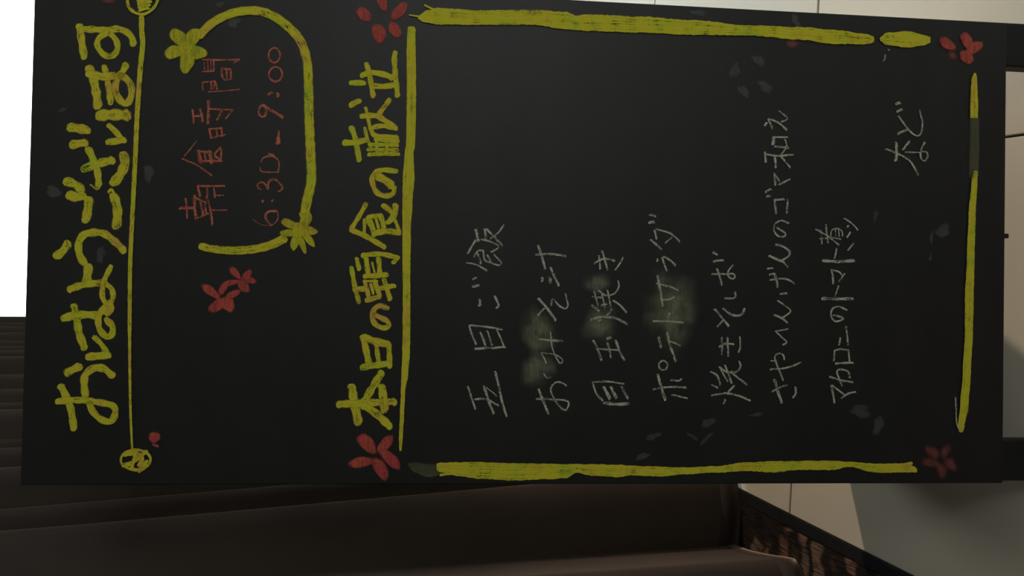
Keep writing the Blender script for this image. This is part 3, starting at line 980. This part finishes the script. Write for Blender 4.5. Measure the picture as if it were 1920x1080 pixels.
# bubble
mk_ = Marks()
mk_.stroke([(376, 66), (395, 47), (420, 32), (450, 22.5), (485, 21.5), (515, 32), (545, 55), (565, 80), (576, 115), (579, 160), (580, 220), (583, 290), (584, 340), (577, 372), (571, 402)], 18, 21, 0.04)
mk_.stroke([(379, 462), (400, 467), (440, 470), (480, 467), (510, 459), (532, 448)], 16, 19, 0.04)
mk_.build('bubble_outline', C_yel, label='thick yellow outline round the hours')


def flower(petals, name, mats, label=None, big=1.14):
    h_ = bpy.data.objects.new(name, None)
    COL.objects.link(h_)
    h_.parent = root
    if label:
        h_['label'] = label
    for i, p in enumerate(petals):
        q = Marks()
        q.blob(p[0], p[1], p[2] * big, p[3] * big, p[4], point=p[5] if len(p) > 5 else 0.35, lump=0.09)
        q.build('petal', mats[i] if isinstance(mats, list) else mats, h_)
    return h_


flower([(683, 28, 33, 24, 47), (717, 6, 38, 18, 68), (749.5, 21, 42, 22, -47), (711, 64, 38, 27, 82), (741, 57, 36, 21, 56)], 'drawn_flower', C_redf, 'red five-petal flower at the right end of the menu heading')
flower([(689, 832, 50, 25, 50), (723, 832, 42, 22, -50), (678, 866, 46, 22, -8), (714, 879, 48, 25, 62), (733, 861, 52, 22, 48)], 'drawn_flower', C_redf, 'red flower at the left end of the menu heading')
flower([(1775, 83, 36, 20, 32), (1811, 77, 34, 21, 72), (1826, 90, 38, 20, -35), (1811, 108, 32, 22, 50), (1784, 105, 22, 17, 30)], 'drawn_flower', [C_redf, C_redf, C_redf, C_redf, C_reddim], 'smudged red flower in the lower right corner')
flower([(1747, 847, 36, 24, 45), (1772, 845, 32, 20, -60), (1744, 867, 44, 21, 15), (1764, 882, 34, 22, 70), (1781, 871, 38, 22, 45)], 'drawn_flower', C_reddim, 'faded red flower in the lower left corner')
flower([(397, 547, 44, 17, 40), (420, 540, 30, 14, -60), (439, 551, 30, 14, -20), (428, 570, 34, 26, 68), (409, 572, 40, 21, -32)], 'drawn_flower', C_redf, 'larger of the two small red flowers left of the bubble')
flower([(442, 512, 30, 14, 52), (464, 515, 26, 14, -50), (434, 530, 32, 12, -12), (458, 537, 30, 19, 45), (470, 525, 24, 15, 20)], 'drawn_flower', C_redf, 'smaller of the two small red flowers left of the bubble')
h1 = flower([(336, 71, 32, 24, 42), (363, 70, 34, 23, -48), (370, 99, 36, 22, 12), (351, 117, 38, 25, 100), (329, 98, 34, 22, -15), (349, 90, 24, 24, 0)], 'drawn_flower', C_ypet, 'yellow flower at the upper end of the bubble outline', 1.28)
h2 = flower([(545, 421, 36, 16, 25), (542, 437, 32, 14, 0), (553, 455, 32, 15, 105), (567, 458, 38, 12, 68), (580, 450, 34, 13, 52), (580, 433, 34, 16, 5), (574, 412, 34, 20, -65), (562, 432, 30, 28, 0)], 'drawn_flower', C_ypet, 'ragged yellow flower at the lower end of the bubble outline')

# yellow ruled border of the menu
mk_ = Marks()
mk_.band([(50, 764, 779), (100, 762, 780), (150, 762.5, 781), (220, 762, 780.5), (270, 761, 779), (290, 758, 776), (330, 755, 778), (380, 754, 774), (430, 754, 771), (500, 754.5, 770), (560, 755, 770), (620, 754.5, 770),
          (660, 754, 769), (700, 752.5, 766), (735, 751.5, 760), (780, 749.5, 758), (820, 748, 755.5), (848, 749, 753)], False, 0.4)
mk_.build('border_line', C_yband)
mk_ = Marks()
mk_.band([(783, 30, 38), (800, 20, 44), (820, 15, 48), (900, 19.5, 48.5), (1000, 19, 48), (1060, 22, 57), (1082, 30, 58), (1098, 27, 60), (1200, 31, 63), (1300, 38, 67), (1400, 47.5, 68), (1500, 51, 76), (1560, 56, 84), (1620, 63, 85), (1638, 68, 80)], True, 0.8)
mk_.band([(1648, 70, 78), (1662, 61, 86), (1700, 58, 91), (1728, 65, 87), (1746, 70, 80)], True, 0.6)
mk_.stroke([(797, 11), (812, 18)], 4)
mk_.stroke([(768, 29), (790, 32)], 3)
mk_.build('border_line', C_yband)
mk_ = Marks()
mk_.band([(818, 868, 883), (830, 866, 886), (860, 865.5, 893), (900, 865, 898), (960, 867, 901), (1020, 868, 899), (1062, 869, 897), (1080, 869, 886), (1110, 869, 892), (1160, 870, 895), (1180, 872, 891), (1240, 874, 893), (1280, 875.5, 889.5),
          (1340, 873, 886), (1400, 866, 883.5), (1450, 863.5, 886), (1500, 863, 881), (1560, 863, 881.5), (1592, 865, 875), (1640, 868, 886), (1700, 868, 886), (1712, 874, 885.5), (1722, 880, 885)], True, 0.7)
mk_.stroke([(826, 890), (850, 887)], 5)
mk_.stroke([(1690, 872), (1707, 868)], 7)
mk_.build('border_line', C_yband)
mk_ = Marks()
mk_.band([(137, 1824, 1829), (150, 1819, 1831), (200, 1817, 1832.5), (226, 1817.5, 1832)], False, 0.4)
mk_.band([(320, 1824, 1832), (345, 1819, 1831), (400, 1814, 1828), (480, 1811, 1826), (560, 1807, 1824.5), (620, 1807, 1823), (700, 1803, 1819), (760, 1798, 1815), (800, 1794, 1807), (812, 1797, 1803)], False, 0.4)
mk_.build('border_line', C_yband)
for ed, hz in (([(216, 1815, 1834), (270, 1814, 1834), (336, 1812, 1833)], False), ([(764, 866, 876), (780, 864, 886), (800, 865, 894), (828, 866, 890)], True)):
    mk_ = Marks()
    mk_.band(ed, hz, 0.6)
    mk_.build('rubbed_border_patch', C_ydim, label='grey-green rubbed stretch of the yellow border')
for st in ([(1790, 745), (1792, 790), (1797, 806)], [(1658, 104), (1658, 110), (1655, 115)], [(1664, 94), (1666, 95)]):
    mk_ = Marks()
    mk_.stroke(st, 3.5)
    mk_.build('stray_chalk_line', C_wht)

# pale smears across the rubbed menu lines, and stray smudges
for (cx, cy, ln_, wd) in ((1008, 624, 84, 124), (1006, 694, 82, 74), (1124, 608, 76, 112), (1118, 530, 60, 50), (1258, 580, 124, 190)):
    q = Marks()
    q.blob(cx, cy, ln_, wd, 0, 0, 0.14)
    q.build('chalk_smear', C_smear, label='pale greenish smear of wiped chalk')
for (cx, cy, ln_, wd, a) in ((1327, 792, 32, 20, -20), (1612, 771, 46, 28, 8), (1645, 797, 24, 40, 12), (1766, 433, 32, 30, 0), (1745, 445, 8, 30, 10), (1743, 482, 6, 20, 12),
                             (1377, 133, 22, 32, 0), (1434, 164, 34, 22, 30), (1393, 172, 36, 16, 40), (1421, 114, 34, 18, 20), (1491, 40, 16, 30, -20), (1224, 818, 34, 14, -18),
                             (1298, 818, 26, 10, 35), (1323, 822, 36, 9, -45), (1308, 25, 34, 12, 10), (413, 10, 18, 12, 0), (439, 43, 30, 20, -10), (118, 207, 20, 7, -15),
                             (102, 360, 34, 26, 0), (1204, 855, 34, 12, -15), (190, 478, 22, 34, 10), (280, 325, 24, 38, -10), (1418, 777, 30, 10, -15), (1640, 405, 10, 26, 20)):
    q = Marks()
    q.blob(cx, cy, ln_, wd, a, 0, 0.28)
    q.build('chalk_smudge', C_smudge)
q = Marks()
q.blob(1484, 84, 30, 22, 5, 0, 0.1)
q.build('chalk_smudge', C_reddim, label='small faded pink smudge under the yellow border')
q = Marks()
q.blob(204, 2, 34, 16, 5, 0, 0.1)
q.build('chalk_smudge', C_reddim, label='faint red smudge at the upper edge')
